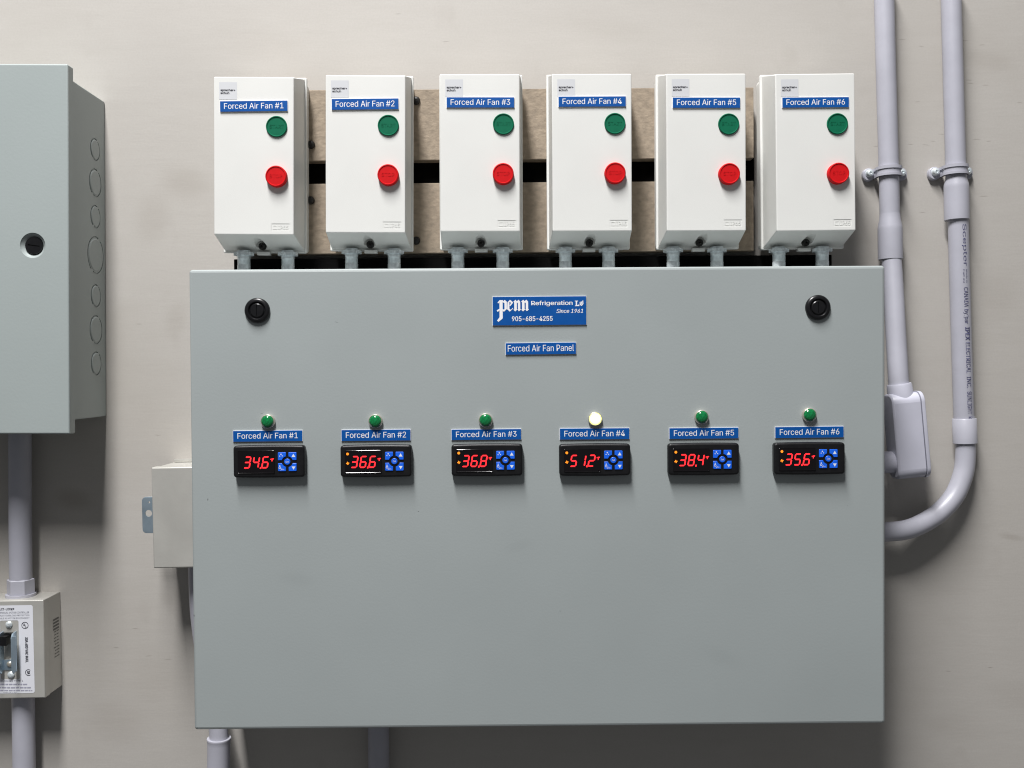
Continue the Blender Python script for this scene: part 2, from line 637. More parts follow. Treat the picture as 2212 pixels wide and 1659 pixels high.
# ------------------------------------------------------------------ boards behind the starters, black strips for the shaded gaps
def strip(name, px0, px1, py0, py1, d0, d1, m, label, cat, bev=0.0008, group=None):
    a, b = at(px0, py1, d1), at(px1, py0, d1)
    cen = Vector(((a.x + b.x) / 2, -d0, (a.z + b.z) / 2))
    bm = bmesh.new()
    wd, ht = b.x - a.x, b.z - a.z
    box(bm, -wd / 2, wd / 2, 0, -(d1 - d0), -ht / 2, ht / 2, 0, bev)
    o = mesh_obj(name, bm, m, None, cen, R(0.05))
    return tag(o, label, cat, group)


bo1 = strip('backing_board', 520, 1628, 189, 348, 0.010, 0.028, M['board'],
            'upper bare tan board fixed to the wall behind the white starter boxes', 'board', group='bare boards behind the starters')
bo2 = strip('backing_board', 520, 1628, 391, 549, 0.010, 0.028, M['board'],
            'lower bare tan board behind the bottom half of the white starter boxes', 'board', group='bare boards behind the starters')
shade1 = strip('gap_shade_strip', 525, 1629, 330, 410, 0.0005, 0.0095, M['dark'],  # added strip, its black stands for the shadow between the boards
            'black strip standing in for the shade in the gap between the two tan boards', 'shade strip')
shade2 = strip('gap_shade_strip', 506, 1797, 551, 640, 0.0005, 0.024, M['dark'],  # added strip that blackens the shadowed slot above the panel
            'black strip standing in for the shaded slot below the lower tan board, just above the grey panel', 'shade strip')
for (bo, px, py) in ((bo1, 672, 313), (bo1, 899, 218), (bo2, 671, 433), (bo2, 899, 520)):
    p = tolocal(bo, at(px, py, 0.028))
    bm = bmesh.new()
    lathe(bm, [(0.0052, -0.0182), (0.0052, -0.0200), (0.0040, -0.0218), (0.0015, -0.0226)], p.x, p.z, 20)
    mesh_obj('screw', bm, M['screwdark'], bo)

# ------------------------------------------------------------------ grey control panel
PD = 0.152
pc, PW, PH, PA = fit_rect((408.5, 582.5), (1911.5, 573), (1908.5, 1563.5), (424, 1577.5), PD)
PW *= 1.004
panel = empty('control_panel', (pc.x, 0, pc.z), PA)
tag(panel, 'wide grey steel control panel with six red digital controllers and a blue company sign', 'control panel')


def PL(px, py, d=PD):
    v = tolocal(panel, at(px, py, d))
    return v.x, v.z


bm = bmesh.new()
box(bm, -PW / 2 + 0.006, PW / 2 - 0.006, 0, -(PD - 0.024), -PH / 2 + 0.006, PH / 2 - 0.006, 0, 0.002)
mesh_obj('cabinet_body', bm, M['panel'], panel)
bm = bmesh.new()
plate(bm, lambda i: rr(PW, PH, 0.0035, i, seg=4), -(PD - 0.024), -PD, 0.0035)
mesh_obj('door', bm, M['panel'], panel)

dk, lt = (0.03, 0.03, 0.03), (0.50, 0.53, 0.52)
spots(M['panel'], [PL(*p[:2]) + p[2:] for p in (
    (449, 1079, 0.0006, 0.0022, 0.95, 0.1, dk), (904, 1105, 0.0009, 0.0006, 0.8, 0, dk), (727, 696, 0.0030, 0.0005, 0.5, 0.3, dk),
    (566, 893, 0.0032, 0.0005, 0.5, -0.3, dk), (418, 1330, 0.0022, 0.0016, 0.6, 0.5, dk), (1210, 1320, 0.0012, 0.0008, 0.45, 0.2, dk),
    (1640, 1210, 0.0040, 0.0004, 0.4, 0.9, lt), (830, 1430, 0.0060, 0.0004, 0.3, -0.4, lt), (1480, 760, 0.0035, 0.0004, 0.35, 0.5, lt),
    (640, 1250, 0.030, 0.012, 0.04, 0.2, dk), (1120, 1180, 0.022, 0.009, 0.035, -0.3, dk), (1560, 1420, 0.035, 0.014, 0.035, 0.4, dk))])
# latches
for (px, py) in ((554.5, 670.5), (1768.5, 664)):
    x, z = PL(px, py, PD + 0.004)
    bm = bmesh.new()
    r = 0.01425
    lathe(bm, [(r, 0), (r, -0.0022), (r - 0.0007, -0.0034), (r - 0.0022, -0.0044), (r - 0.0042, -0.0044), (r - 0.0050, -0.0036), (r - 0.0056, -0.0022)], 0, 0, 44, cap1=True)
    o = mesh_obj('door_latch', bm, M['latch'], panel, (x, -PD, z))
    bm = bmesh.new()
    lathe(bm, [(0.0078, -0.0020), (0.0078, -0.0034), (0.0070, -0.0040)], 0, 0, 36)
    core = mesh_obj('latch_core', bm, M['latch'], o)
    c = bmesh.new()
    box(c, -0.0004, 0.0004, -0.0028, -0.006, -0.0062, 0.0062)
    boolean_cut(core, c)

# company sign
a, b = PL(1064, 703.5), PL(1266.5, 639.5)
SW, SH = b[0] - a[0], b[1] - a[1]
sgn = nameplate(panel, 'company_sign', (a[0] + b[0]) / 2, (a[1] + b[1]) / 2, -PD, SW, SH, None, R(0.12))
sgn['label'] = 'blue company sign with white blackletter lettering'
bm = bmesh.new()
LY = -0.0016 - 0.00012


def SG(x, z):           # measured on an enlargement of the sign (188..2025 across, 143..710 down)
    return (x - 1106.5) / 1837 * SW, -(z - 426.5) / 567 * SH


def spoly(pts, k):
    flat(bm, [SG(*p) for p in pts], LY - 0.00002 * k)


spoly([(288, 262), (330, 212), (398, 214), (386, 262), (330, 250), (300, 278)], 0)
spoly([(326, 245), (388, 245), (388, 560), (326, 560)], 1)
spoly([(326, 545), (388, 545), (385, 572), (305, 636), (276, 612)], 2)
spoly([(272, 412), (326, 378), (340, 405), (290, 442)], 3)
spoly([(380, 252), (430, 208), (470, 246), (470, 386), (412, 440), (376, 408), (378, 384), (412, 398), (424, 384), (424, 272), (398, 256)], 4)
spoly([(484, 252), (520, 226), (520, 382), (546, 405), (588, 362), (590, 382), (526, 438), (476, 392)], 0)
spoly([(486, 256), (532, 208), (590, 254), (590, 268), (538, 330), (518, 316), (546, 282), (546, 264), (528, 246), (508, 262)], 1)
spoly([(600, 242), (640, 208), (664, 236), (664, 392), (674, 400), (632, 436), (598, 402), (614, 394), (614, 262)], 2)
spoly([(655, 246), (700, 208), (732, 246), (732, 390), (746, 400), (706, 434), (676, 400), (686, 390), (686, 270), (662, 262)], 3)
spoly([(805, 246), (852, 208), (886, 246), (886, 390), (902, 400), (860, 434), (830, 400), (840, 390), (840, 270), (814, 262)], 3)
# the second n's left stem
spoly([(752, 242), (792, 208), (816, 236), (816, 392), (826, 400), (784, 436), (750, 402), (766, 394), (766, 262)], 4)
x0, z0 = SG(945, 342); x1, z1 = SG(1755, 232)
put_text(bm, 'Refrigeration', x0, x1, z0, z1, y=LY, bold=0.016)
x0, z0 = SG(1436, 474); x1, z1 = SG(1958, 394)
put_text(bm, 'Since 1961', x0, x1, z0, z1, y=LY, bold=0.012, shear=0.24)
x0, z0 = SG(566, 628); x1, z1 = SG(1362, 530)
put_text(bm, '905-685-4255', x0, x1, z0, z1, y=LY, bold=0.016)
spoly([(1798, 236), (1862, 236), (1862, 248), (1842, 252), (1842, 322), (1870, 316), (1884, 292), (1886, 342), (1798, 342), (1798, 332), (1816, 328), (1816, 250), (1798, 248)], 0)
spoly([(1892, 262), (1908, 254), (1914, 300), (1930, 318), (1924, 340), (1896, 312)], 0)
spoly([(1918, 258), (1936, 250), (1938, 296), (1926, 312)], 1)
spoly([(1944, 240), (1960, 228), (1966, 300), (1930, 342), (1926, 320), (1946, 298)], 2)
sheet_obj('lettering', bm, M['core'], sgn)

a, b = PL(1092, 766.5), PL(1244.5, 739.5)
nameplate(panel, 'nameplate', (a[0] + b[0]) / 2, (a[1] + b[1]) / 2, -PD, b[0] - a[0], b[1] - a[1], 'Forced Air Fan Panel', R(0.25), tx=0.935, tz=(0.27, 0.82),
          label='blue nameplate reading Forced Air Fan Panel')

# seven-segment reading
SEG = {'0': 'abcdef', '1': 'bc', '2': 'abged', '3': 'abgcd', '4': 'fgbc', '5': 'afgcd', '6': 'afgedc', '8': 'abcdefg'}


def seg_digit(bm, ch, x, z, wd, ht, t, y, skew=0.17):
    def q(pts):
        flat(bm, [(x + px + (pz) * skew, z + pz) for px, pz in pts], y)
    g = t * 0.14
    hx, hz = wd / 2, ht / 2

    def hor(zc):
        q([(-hx + g, zc), (-hx + t / 2 + g, zc + t / 2), (hx - t / 2 - g, zc + t / 2), (hx - g, zc), (hx - t / 2 - g, zc - t / 2), (-hx + t / 2 + g, zc - t / 2)])

    def ver(xc, za, zb):
        q([(xc, za + g), (xc + t / 2, za + t / 2 + g), (xc + t / 2, zb - t / 2 - g), (xc, zb - g), (xc - t / 2, zb - t / 2 - g), (xc - t / 2, za + t / 2 + g)])
    for s in SEG[ch]:
        if s == 'a': hor(hz)
        if s == 'g': hor(0)
        if s == 'd': hor(-hz)
        if s == 'b': ver(hx, 0, hz)
        if s == 'c': ver(hx, -hz, 0)
        if s == 'f': ver(-hx, 0, hz)
        if s == 'e': ver(-hx, -hz, 0)


U = 0.0001006      # metres per pixel of the enlargement the controller was measured on (795 x 360)


def controller(cx, cz, reading, icons, f_style, ang):
    Wc, Hc = 795 * U, 352 * U
    bm = bmesh.new()
    bev = 0.0022
    ol = lambda i: rr(Wc, Hc, 0.0034, i, bow=0.0006)
    rings = [[(x, 0, z) for x, z in rr(Wc - 0.002, Hc - 0.002, 0.0030, 0, bow=0.0006)]]
    rings.append([(x, -0.0015, z) for x, z in ol(0)])
    for k in range(5):
        a_ = R(90 * k / 4)
        rings.append([(x, -0.0095 + bev * (1 - math.sin(a_)) - 0, z) for x, z in ol(bev * (1 - math.cos(a_)))])
    loft(bm, rings)
    o = mesh_obj('temperature_controller', bm, M['black'], panel, (cx, -PD, cz), ang)
    o['label'] = 'black controller reading %s in red digits' % reading
    Y = -0.0095

    def L(px, py):       # enlargement coordinates, controller centre at (542,695)
        return (px - 542) * U, -(py - 695) * U
    # display window: shallow glossy insert with raised rim
    bm = bmesh.new()
    (xa, za), (xb, zb) = L(196, 826), L(606, 572)
    cxw, czw, ww, hw = (xa + xb) / 2, (za + zb) / 2, xb - xa, zb - za
    o1 = rr(ww, hw, 0.0012, 0, cxw, czw)
    rings = [[(x, Y + 0.0005, z) for x, z in o1], [(x, Y - 0.0007, z) for x, z in o1],
             [(x, Y - 0.0009, z) for x, z in rr(ww, hw, 0.0012, 0.0003, cxw, czw)],
             [(x, Y - 0.0006, z) for x, z in rr(ww, hw, 0.0012, 0.0008, cxw, czw)]]
    loft(bm, rings)
    mesh_obj('display_window', bm, M['screen'], o)
    # digits
    bm = bmesh.new()
    yd = Y - 0.0008
    tot = reading.replace('.', '')
    ht, wd, t = 120 * U, 60 * U, 14.5 * U
    zc = L(0, 702)[1]
    for k, ch in enumerate(tot):
        seg_digit(bm, ch, L(305 + 97 * k + (6 if k == 2 else 0), 0)[0], zc, wd, ht, t, yd)
    dot = reading.index('.')
    xd, zd = L(256 + 97 * dot, 764)
    flat(bm, [(xd - 8 * U, zd - 10 * U), (xd + 8 * U, zd - 10 * U), (xd + 11 * U, zd + 9 * U), (xd - 5 * U, zd + 9 * U)], yd - 0.00003)
    # small degree-F mark
    x, z = L(562, 668)
    flat(bm, [(x, z + 4 * U), (x + 10 * U, z + 4 * U), (x + 10 * U, z - 6 * U), (x, z - 6 * U)], yd)
    flat(bm, [(x + 13 * U, z + 8 * U), (x + 36 * U, z + 8 * U), (x + 35 * U, z), (x + 24 * U, z - 6 * U), (x + 20 * U, z - 24 * U), (x + 12 * U, z - 24 * U)], yd)
    sheet_obj('reading', bm, M['led'], o)
    if icons:
        bm = bmesh.new()
        x, z = L(228, 612)
        for k in range(3):
            a_ = R(60 * k)
            stroke(bm, (x - 15 * U * math.cos(a_), z - 15 * U * math.sin(a_)), (x + 15 * U * math.cos(a_), z + 15 * U * math.sin(a_)), 11 * U, yd - 0.00002 * k)
        sheet_obj('status_icon', bm, M['amber'], o)
        bm = bmesh.new()
        x, z = L(228, 716)
        for k in range(2):
            a_ = R(90 * k + 12)
            stroke(bm, (x - 17 * U * math.cos(a_), z - 17 * U * math.sin(a_)), (x + 17 * U * math.cos(a_), z + 17 * U * math.sin(a_)), 11 * U, yd - 0.00002 * k)
        sheet_obj('status_icon', bm, M['amber'], o)
    # keys
    kc = L(748, 698)
    rc = 62 * U
    for (sx, sz) in ((-1, 1), (1, 1), (-1, -1), (1, -1)):
        x0, x1 = 15 * U, 103 * U
        z0, z1 = 17 * U, 105 * U
        a0 = math.asin(z0 / rc)
        pts = [(x0, math.sqrt(rc * rc - x0 * x0))]
        n = 7
        aa, bb = math.acos(x0 / rc), math.asin(z0 / rc)
        pts = [(rc * math.cos(aa + (bb - aa) * k / n), rc * math.sin(aa + (bb - aa) * k / n)) for k in range(n + 1)]
        r_ = 9 * U
        pts += [(x1 - 2 * U, z0), (x1, z0 + 2 * U)]
        pts += [(x1 - r_ + r_ * math.cos(R(90 * k / 4)), z1 - r_ + r_ * math.sin(R(90 * k / 4))) for k in range(5)]
        pts += [(x0 + 2 * U, z1), (x0, z1 - 2 * U)]
        pts = [(kc[0] + sx * x, kc[1] + sz * z) for x, z in pts]
        bm = bmesh.new()
        mx = sum(p[0] for p in pts) / len(pts); mz = sum(p[1] for p in pts) / len(pts)
        ins = [(mx + (x - mx) * 0.93, mz + (z - mz) * 0.93) for x, z in pts]
        loft(bm, [[(x, Y + 0.0003, z) for x, z in pts], [(x, Y - 0.0007, z) for x, z in pts], [(x, Y - 0.0010, z) for x, z in ins]])
        ky = Y - 0.00108
        qx, qz = kc[0] + sx * 70 * U, kc[1] + sz * 70 * U
        if sx > 0:
            s_ = 1 if sz > 0 else -1
            flat(bm, [(qx - 21 * U, qz - s_ * 17 * U), (qx + 21 * U, qz - s_ * 17 * U), (qx, qz + s_ * 19 * U)], ky, 1)
        elif sz > 0:
            for (dx, dz, rr_) in ((2, 14, 8), (-12, -6, 6), (16, -4, 6)):
                flat(bm, [(qx + (dx + rr_ * math.cos(R(60 * k))) * U, qz + (dz + rr_ * math.sin(R(60 * k))) * U) for k in range(6)], ky, 1)
        else:
            ring_flat(bm, qx - 12 * U, qz + 4 * U, 8 * U, 13 * U, ky, n=12, mat_i=1)
            flat(bm, [(qx - 17 * U, qz + 16 * U), (qx - 7 * U, qz + 16 * U), (qx - 9 * U, qz + 34 * U), (qx - 15 * U, qz + 34 * U)], ky, 1)
            stroke(bm, (qx - 2 * U, qz - 26 * U), (qx + 12 * U, qz - 4 * U), 4 * U, ky, 1)
            put_text(bm, 'aux', qx + 10 * U, qx + 36 * U, qz - 22 * U, qz - 10 * U, y=ky, mat_i=1)
        me_o = mesh_obj('key', bm, [M['key'], M['print_w']], o, smooth=30)
    bm = bmesh.new()
    lathe(bm, [(34 * U, Y + 0.0003), (34 * U, Y - 0.0008), (30 * U, Y - 0.0011)], kc[0], kc[1], 28)
    put_text(bm, 'Set', kc[0] - 17 * U, kc[0] + 17 * U, kc[1] - 9 * U, kc[1] + 10 * U, y=Y - 0.00118, mat_i=1, bold=0.01)
    mesh_obj('key', bm, [M['key'], M['print_w']], o, smooth=30)
    # glossy printed pad under the keys
    return o


def pilot(cx, cz, lit):
    bm = bmesh.new()
    r = 0.0080
    lathe(bm, [(r, 0), (r, -0.0036), (r - 0.0003, -0.0046), (r - 0.0008, -0.0050), (r - 0.0013, -0.0046), (r - 0.0014, -0.0036)], 0, 0, 40)
    o = mesh_obj('pilot_light', bm, M['nickel'], panel, (cx, -PD, cz))
    o['label'] = 'lit pilot light glowing yellowish white' if lit else 'unlit green pilot light in a metal ring'
    bm = bmesh.new()
    q = r - 0.0012
    lathe(bm, [(q, -0.0038), (q, -0.0052), (q * 0.86, -0.0064)], 0, 0, 36, 1 if lit else 0, cap1=False)
    lathe(bm, [(q * 0.86, -0.0064), (q * 0.7, -0.0071), (q * 0.45, -0.0075), (q * 0.2, -0.0077)], 0, 0, 36, cap0=False)
    mesh_obj('lens', bm, [M['lens_lit'], M['lens_rim']] if lit else M['lens'], o, smooth=60)
    return o


CTRL = [  # label rect px, controller rect px, lamp px, reading
    ((503.8, 929, 654, 954.5), (502, 660, 960.5, 1033.5), (577.5, 910.5), '34.6', False),
    ((737.6, 927, 887.5, 953), (734.5, 890, 960, 1032), (810.5, 910), '36.6', True),
    ((975, 926, 1126, 951), (972, 1132, 957.5, 1030.5), (1049, 908), '36.8', True),
    ((1208.8, 924, 1359.5, 950), (1207, 1363, 957, 1030), (1286, 905), '51.2', True),
    ((1445, 923, 1595, 948.5), (1442.5, 1598, 955.5, 1028.5), (1516.5, 901), '38.4', True),
    ((1673.5, 920.5, 1822, 946.5), (1671.5, 1826.5, 954, 1027), (1749.8, 896.5), '35.6', True),
]
for i, (lr, cr_, lp, rd, ic) in enumerate(CTRL):
    a, b = PL(lr[0], lr[3]), PL(lr[2], lr[1])
    nameplate(panel, 'nameplate', (a[0] + b[0]) / 2, (a[1] + b[1]) / 2, -PD, b[0] - a[0], b[1] - a[1], 'Forced Air Fan #%d' % (i + 1),
              R((0.2, 0.1, 0.1, 0.0, 0.15, 0.25)[i]), tx=0.865, tz=(0.28, 0.80), label='blue nameplate reading Forced Air Fan #%d' % (i + 1))
    a, b = PL(cr_[0], cr_[3], PD + 0.009), PL(cr_[1], cr_[2], PD + 0.009)
    controller((a[0] + b[0]) / 2, (a[1] + b[1]) / 2, rd, ic, i, R(0.1))
    x, z = PL(lp[0], lp[1], PD + 0.005)
    pilot(x, z, i == 3)

# ------------------------------------------------------------------ motor starters
SD = 0.104
ST = [((463, 165), (635, 166), (633, 507), (462, 508)), ((704.5, 161.5), (876, 162), (874.5, 503), (703, 503.6)),
      ((949, 160), (1124, 159.5), (1124.5, 500), (949.5, 500.5)), ((1192, 160), (1364.5, 159), (1366, 499), (1192.4, 499.5)),
      ((1439, 159), (1610, 158.5), (1612.7, 499), (1440, 499)), ((1674, 158.8), (1843, 159), (1850, 498.5), (1680, 498.8))]
fits = [fit_rect(*c, SD) for c in ST]
FW = sum(f[1] for f in fits) / 6
FH = sum(f[2] for f in fits) / 6
DL, DB = 0.052, 0.028         # lip plane and board plane, off the wall
LW, LT, LB_ = FW / 2 + 0.0042, FH / 2 + 0.0150, FH / 2 + 0.0150
shared = {}


def starter(i):
    cen, _, _, ang = fits[i]
    root = empty('motor_starter', (cen.x, 0, cen.z), ang)
    n = i + 1
    tag(root, 'white motor starter box with the blue nameplate Forced Air Fan #%d' % n, 'motor starter', 'white motor starters in a row above the grey panel')

    def put(name, key, build, mats, smooth=35):
        if key in shared:
            o = bpy.data.objects.new(name, shared[key])
            C.objects.link(o)
            o.parent = root
            return o
        o = build()
        shared[key] = o.data
        return o

    def b_base():
        bm = bmesh.new()
        ol = lambda k: rr(2 * LW - 0.004, LT + LB_ - 0.004, 0.005, k, 0, (LT - LB_) / 2)
        plate(bm, ol, -DB, -(DL - 0.0045), 0)
        return mesh_obj('base', bm, M['white'], root)
    put('base', 'base', b_base, None)

    def b_cover():
        bm = bmesh.new()
        lip = lambda k: rr(2 * LW, LT + LB_, 0.0018, k, 0, (LT - LB_) / 2)
        rings = [[(x, -(DL - 0.0045), z) for x, z in lip(0)], [(x, -DL + 0.0008, z) for x, z in lip(0)], [(x, -DL, z) for x, z in lip(0.0008)],
                 [(x, -DL, z) for x, z in lip(0.0024)]]
        fr = lambda k: rr(FW, FH, 0.0016, k)
        rings.append([(x, -(SD - 0.0012), z) for x, z in fr(0)])
        rings.append([(x, -(SD - 0.0003), z) for x, z in fr(0.0004)])
        rings.append([(x, -SD, z) for x, z in fr(0.0012)])
        loft(bm, rings)
        o = mesh_obj('cover', bm, M['white'], root)
        c = bmesh.new()
        zs = -FH / 2 - 0.0085
        lathe(c, [(0.0068, -0.062), (0.0068, -0.12)], 0.0, zs, 28)
        boolean_cut(o, c)
        c = bmesh.new()       # shallow frame of the protection mark
        x1, z0 = FW / 2 - 0.0050, -FH / 2 + 0.0045
        box(c, x1 - 0.0212, x1, -SD + 0.0004, -SD - 0.01, z0, z0 + 0.0088)
        boolean_cut(o, c)
        return o
    put('cover', 'cover', b_cover, None)

    def b_mark():
        bm = bmesh.new()
        x1, z0 = FW / 2 - 0.0050, -FH / 2 + 0.0045
        y = -SD + 0.00015
        put_text(bm, 'IP65', x1 - 0.0135, x1 - 0.0015, z0 + 0.0018, z0 + 0.0066, y=y, bold=0.01)
        ring = [(x1 - 0.0195, z0 + 0.0022), (x1 - 0.0150, z0 + 0.0022), (x1 - 0.0150, z0 + 0.0064), (x1 - 0.0195, z0 + 0.0064)]
        for k in range(4):
            stroke(bm, ring[k], ring[(k + 1) % 4], 0.0006, y - 0.00001 * k)
        fs = list(bm.faces)
        ex = bmesh.ops.extrude_face_region(bm, geom=fs)
        for v in [g for g in ex['geom'] if isinstance(g, bmesh.types.BMVert)]:
            v.co.y += 0.0005
        return mesh_obj('protection_mark', bm, M['white'], root, smooth=0)
    put('protection_mark', 'mark', b_mark, None)

    def b_screw():
        bm = bmesh.new()
        zs = -FH / 2 - 0.0085
        lathe(bm, [(0.0046, -0.0615), (0.0046, -0.066), (0.0036, -0.0675), (0.0015, -0.0675), (0.0012, -0.0655)], 0, zs, 24)
        return mesh_obj('cover_screw', bm, M['screwdark'], root)
    put('cover_screw', 'screw', b_screw, None)

    def b_tab():
        bm = bmesh.new()
        zs = -FH / 2 - 0.0085
        box(bm, -0.0078, 0.0078, -DL + 0.0003, -0.0600, zs - 0.0100, zs - 0.0060, 0, 0.0003)
        return mesh_obj('screw_tab', bm, M['white'], root)
    put('screw_tab', 'tab', b_tab, None)

    def LO(px, py, d):
        v = tolocal(root, at(px, py, d))
        return v.x, v.z
    # brand sticker, 20 mm square
    def b_stick():
        bm = bmesh.new()
        x0 = -FW / 2 + 0.0064
        z1 = FH / 2 - 0.0065
        flat(bm, [(x0, z1 - 0.0202), (x0 + 0.0208, z1 - 0.0202), (x0 + 0.0208, z1), (x0, z1)], -SD - 0.0002, 0)
        put_text(bm, 'sprecher+', x0 + 0.0016, x0 + 0.0190, z1 - 0.0112, z1 - 0.0080, y=-SD - 0.00032, mat_i=1, bold=0.03)
        put_text(bm, 'schuh', x0 + 0.0016, x0 + 0.0120, z1 - 0.0140, z1 - 0.0114, y=-SD - 0.00032, mat_i=1, bold=0.03)
        return sheet_obj('brand_sticker', bm, [M['sticker'], M['ink']], root)
    put('brand_sticker', 'stick', b_stick, None)

    LR = [((474.5, 218.5), (621.5, 216), (621.5, 239.5), (475, 242.5)), ((716, 213), (861, 212), (861.5, 235.5), (716, 238.5)),
          ((964, 209.5), (1111.5, 209.5), (1111, 232.5), (964.5, 233)), ((1206, 207.5), (1352, 208), (1352.5, 230.5), (1206, 231)),
          ((1453, 209.5), (1599, 210.5), (1599.5, 234.5), (1453, 232)), ((1689.5, 209), (1834, 210), (1834.5, 233.5), (1690, 231.5))][i]
    c_, w_, h_, a_ = fit_rect(*LR, SD + 0.0016)
    p = tolocal(root, c_)
    nameplate(root, 'nameplate', p.x, p.z, -SD, w_, h_, 'Forced Air Fan #%d' % n, a_ - ang, tx=0.875, tz=(0.26, 0.80))
    GP = [(597, 273), (838.5, 270.5), (1087.5, 267.5), (1328.5, 266.5), (1574.5, 267.5), (1809.5, 267)][i]
    RP = [(596, 380.5), (838, 377.5), (1087, 375), (1329, 373.5), (1576, 375), (1812, 374)][i]

    def button(key, build, pos, d, name):
        if key in shared:
            o = bpy.data.objects.new(name, shared[key]); C.objects.link(o); o.parent = root
        else:
            bm = bmesh.new()
            build(bm)
            o = mesh_obj(name, bm, [M['green'] if key == 'green' else M['red'], M['recess']], root)
            shared[key] = o.data
        x, z = LO(pos[0], pos[1], d)
        o.location = (x, -SD, z)

    def emboss(bm, body, yf, wd, ht):
        b2 = bmesh.new()
        put_text(b2, body, -wd / 2, wd / 2, -ht / 2, ht / 2, y=yf - 0.00022, bold=0.005)
        ex = bmesh.ops.extrude_face_region(b2, geom=list(b2.faces))
        for v in [g for g in ex['geom'] if isinstance(g, bmesh.types.BMVert)]:
            v.co.y += 0.00045
        me = bpy.data.meshes.new('tmp')
        b2.to_mesh(me); b2.free()
        bm.from_mesh(me)
        bpy.data.meshes.remove(me)

    def green(bm):
        r = 0.0124
        lathe(bm, [(r, 0.0005), (r, -0.0016), (r - 0.0006, -0.0022), (r - 0.0012, -0.0022), (r - 0.0018, -0.0014)], 0, 0, 44)
        emboss(bm, 'START', -0.0014, 0.0165, 0.0042)

    def red(bm):
        r = 0.0124
        lathe(bm, [(r, 0.0005), (r, -0.0060), (r - 0.0007, -0.0070), (r - 0.0014, -0.0071), (r - 0.0020, -0.0064)], 0, 0, 44)
        emboss(bm, 'STOP', -0.0064, 0.0150, 0.0042)
    button('green', green, GP, SD + 0.002, 'start_button')
    button('red', red, RP, SD + 0.006, 'stop_button')
    return root


for i in range(6):
    starter(i)

# ------------------------------------------------------------------ nipples between starters and panel
ptop = at(1106, 578, PD).z
NP = [(527, 622), (759.5, 851.5), (989, 1086), (1221.5, 1314.5), (1454, 1548.5), (1682.5, 1776)]
NPD = 0.062
first = None
for i, (pa, pb) in enumerate(NP):
    for k, px in enumerate((pa, pb)):
        side = ('left', 'right')[k]
        lab = '%s zinc conduit nipple joining the Forced Air Fan #%d starter to the panel' % (side, i + 1)
        cen, _, _, ang = fits[i]
        b = at(px, 560, NPD)
        zb = cen.z - LB_ - (b.x - cen.x) * math.sin(-ang) - 0.0005
        if first is None:
            root = empty('conduit_nipple', (b.x, -NPD, zb))
            first = root
            bm = bmesh.new()
            rad = 0.0079
            prof = [(rad, 0.002), (rad, -0.008)]
            for q in range(6):
                prof += [(rad, -0.008 - q * 0.0013), (rad - 0.0005, -0.0086 - q * 0.0013)]
            prof += [(rad, -0.0165), (rad, -0.060)]
            lathe(bm, prof, 0, 0, 30, axis='z')
            mesh_obj('pipe', bm, M['zinc'], root)
            bm = bmesh.new()
            pts = []
            for q in range(48):
                a_ = 2 * math.pi * q / 48
                rr_ = 0.0108 + (0.0013 if (q // 3) % 2 == 0 else 0.0)
                pts.append((rr_ * math.cos(a_), rr_ * math.sin(a_)))
            loft(bm, [[(x, y, -0.0004) for x, y in pts], [(x, y, -0.0042) for x, y in pts]])
            mesh_obj('locknut', bm, M['zinc'], root, smooth=20)
        else:
            root = first.copy()
            C.objects.link(root)
            root.location = (b.x, -NPD, zb)
            for ch in list(first.children):
                c = ch.copy()
                C.objects.link(c)
                c.parent = root
                if c.name.startswith('locknut'):
                    c.rotation_euler = (0, 0, random.uniform(0, 1))
        tag(root, lab, 'nipple', 'zinc nipples between the starters and the panel')

# ------------------------------------------------------------------ left wall cabinet
CD = 0.107
ft = at(146, 135, CD); fb = at(150.5, 935, CD)
cx1 = (ft.x + fb.x) / 2
CH = (ft - fb).length
CA = -R(0.55) * 0 + math.atan2(-(ft.x - fb.x), ft.z - fb.z)
CWd = 0.36
cab = empty('wall_cabinet', (cx1 - CWd / 2, 0, (ft.z + fb.z) / 2), CA)
tag(cab, 'grey steel wall cabinet at the left edge with a dished round lock', 'cabinet')


def CL(px, py, d=CD):
    v = tolocal(cab, at(px, py, d))
    return v.x, v.z


bm = bmesh.new()
zin = 0.016
box(bm, -CWd / 2 + 0.002, CWd / 2 - 0.0014, 0, -(CD - 0.012), -CH / 2 + zin, CH / 2 - zin * 0.9, 0, 0.0015)
body = mesh_obj('cabinet_body', bm, M['cabinet'], cab)
bm = bmesh.new()
plate(bm, lambda i: rr(CWd, CH, 0.0015, i, seg=3), -(CD - 0.014), -CD, 0.0018)
door = mesh_obj('door', bm, M['cabinet'], cab)
# round dished lock
x, z = CL(70.5, 530)
c = bmesh.new()
lathe(c, [(0.0150, -CD - 0.001), (0.0148, -CD + 0.0002), (0.0125, -CD + 0.0026), (0.0108, -CD + 0.0042), (0.0104, -CD + 0.011)], x, z, 44)
boolean_cut(door, c)
bm = bmesh.new()
lathe(bm, [(0.0103, -CD + 0.010), (0.0103, -CD + 0.0030), (0.0098, -CD + 0.0022)], x, z, 36)
lk = mesh_obj('lock', bm, M['latch'], cab)
c = bmesh.new()
pts = [(-0.0070, 0.0004), (0.0070, -0.0014), (0.0072, -0.0002), (-0.0068, 0.0016)]
prism(c, [(x + a_, z + b_) for a_, b_ in pts], -CD + 0.0045, -CD - 0.001)
boolean_cut(lk, c)
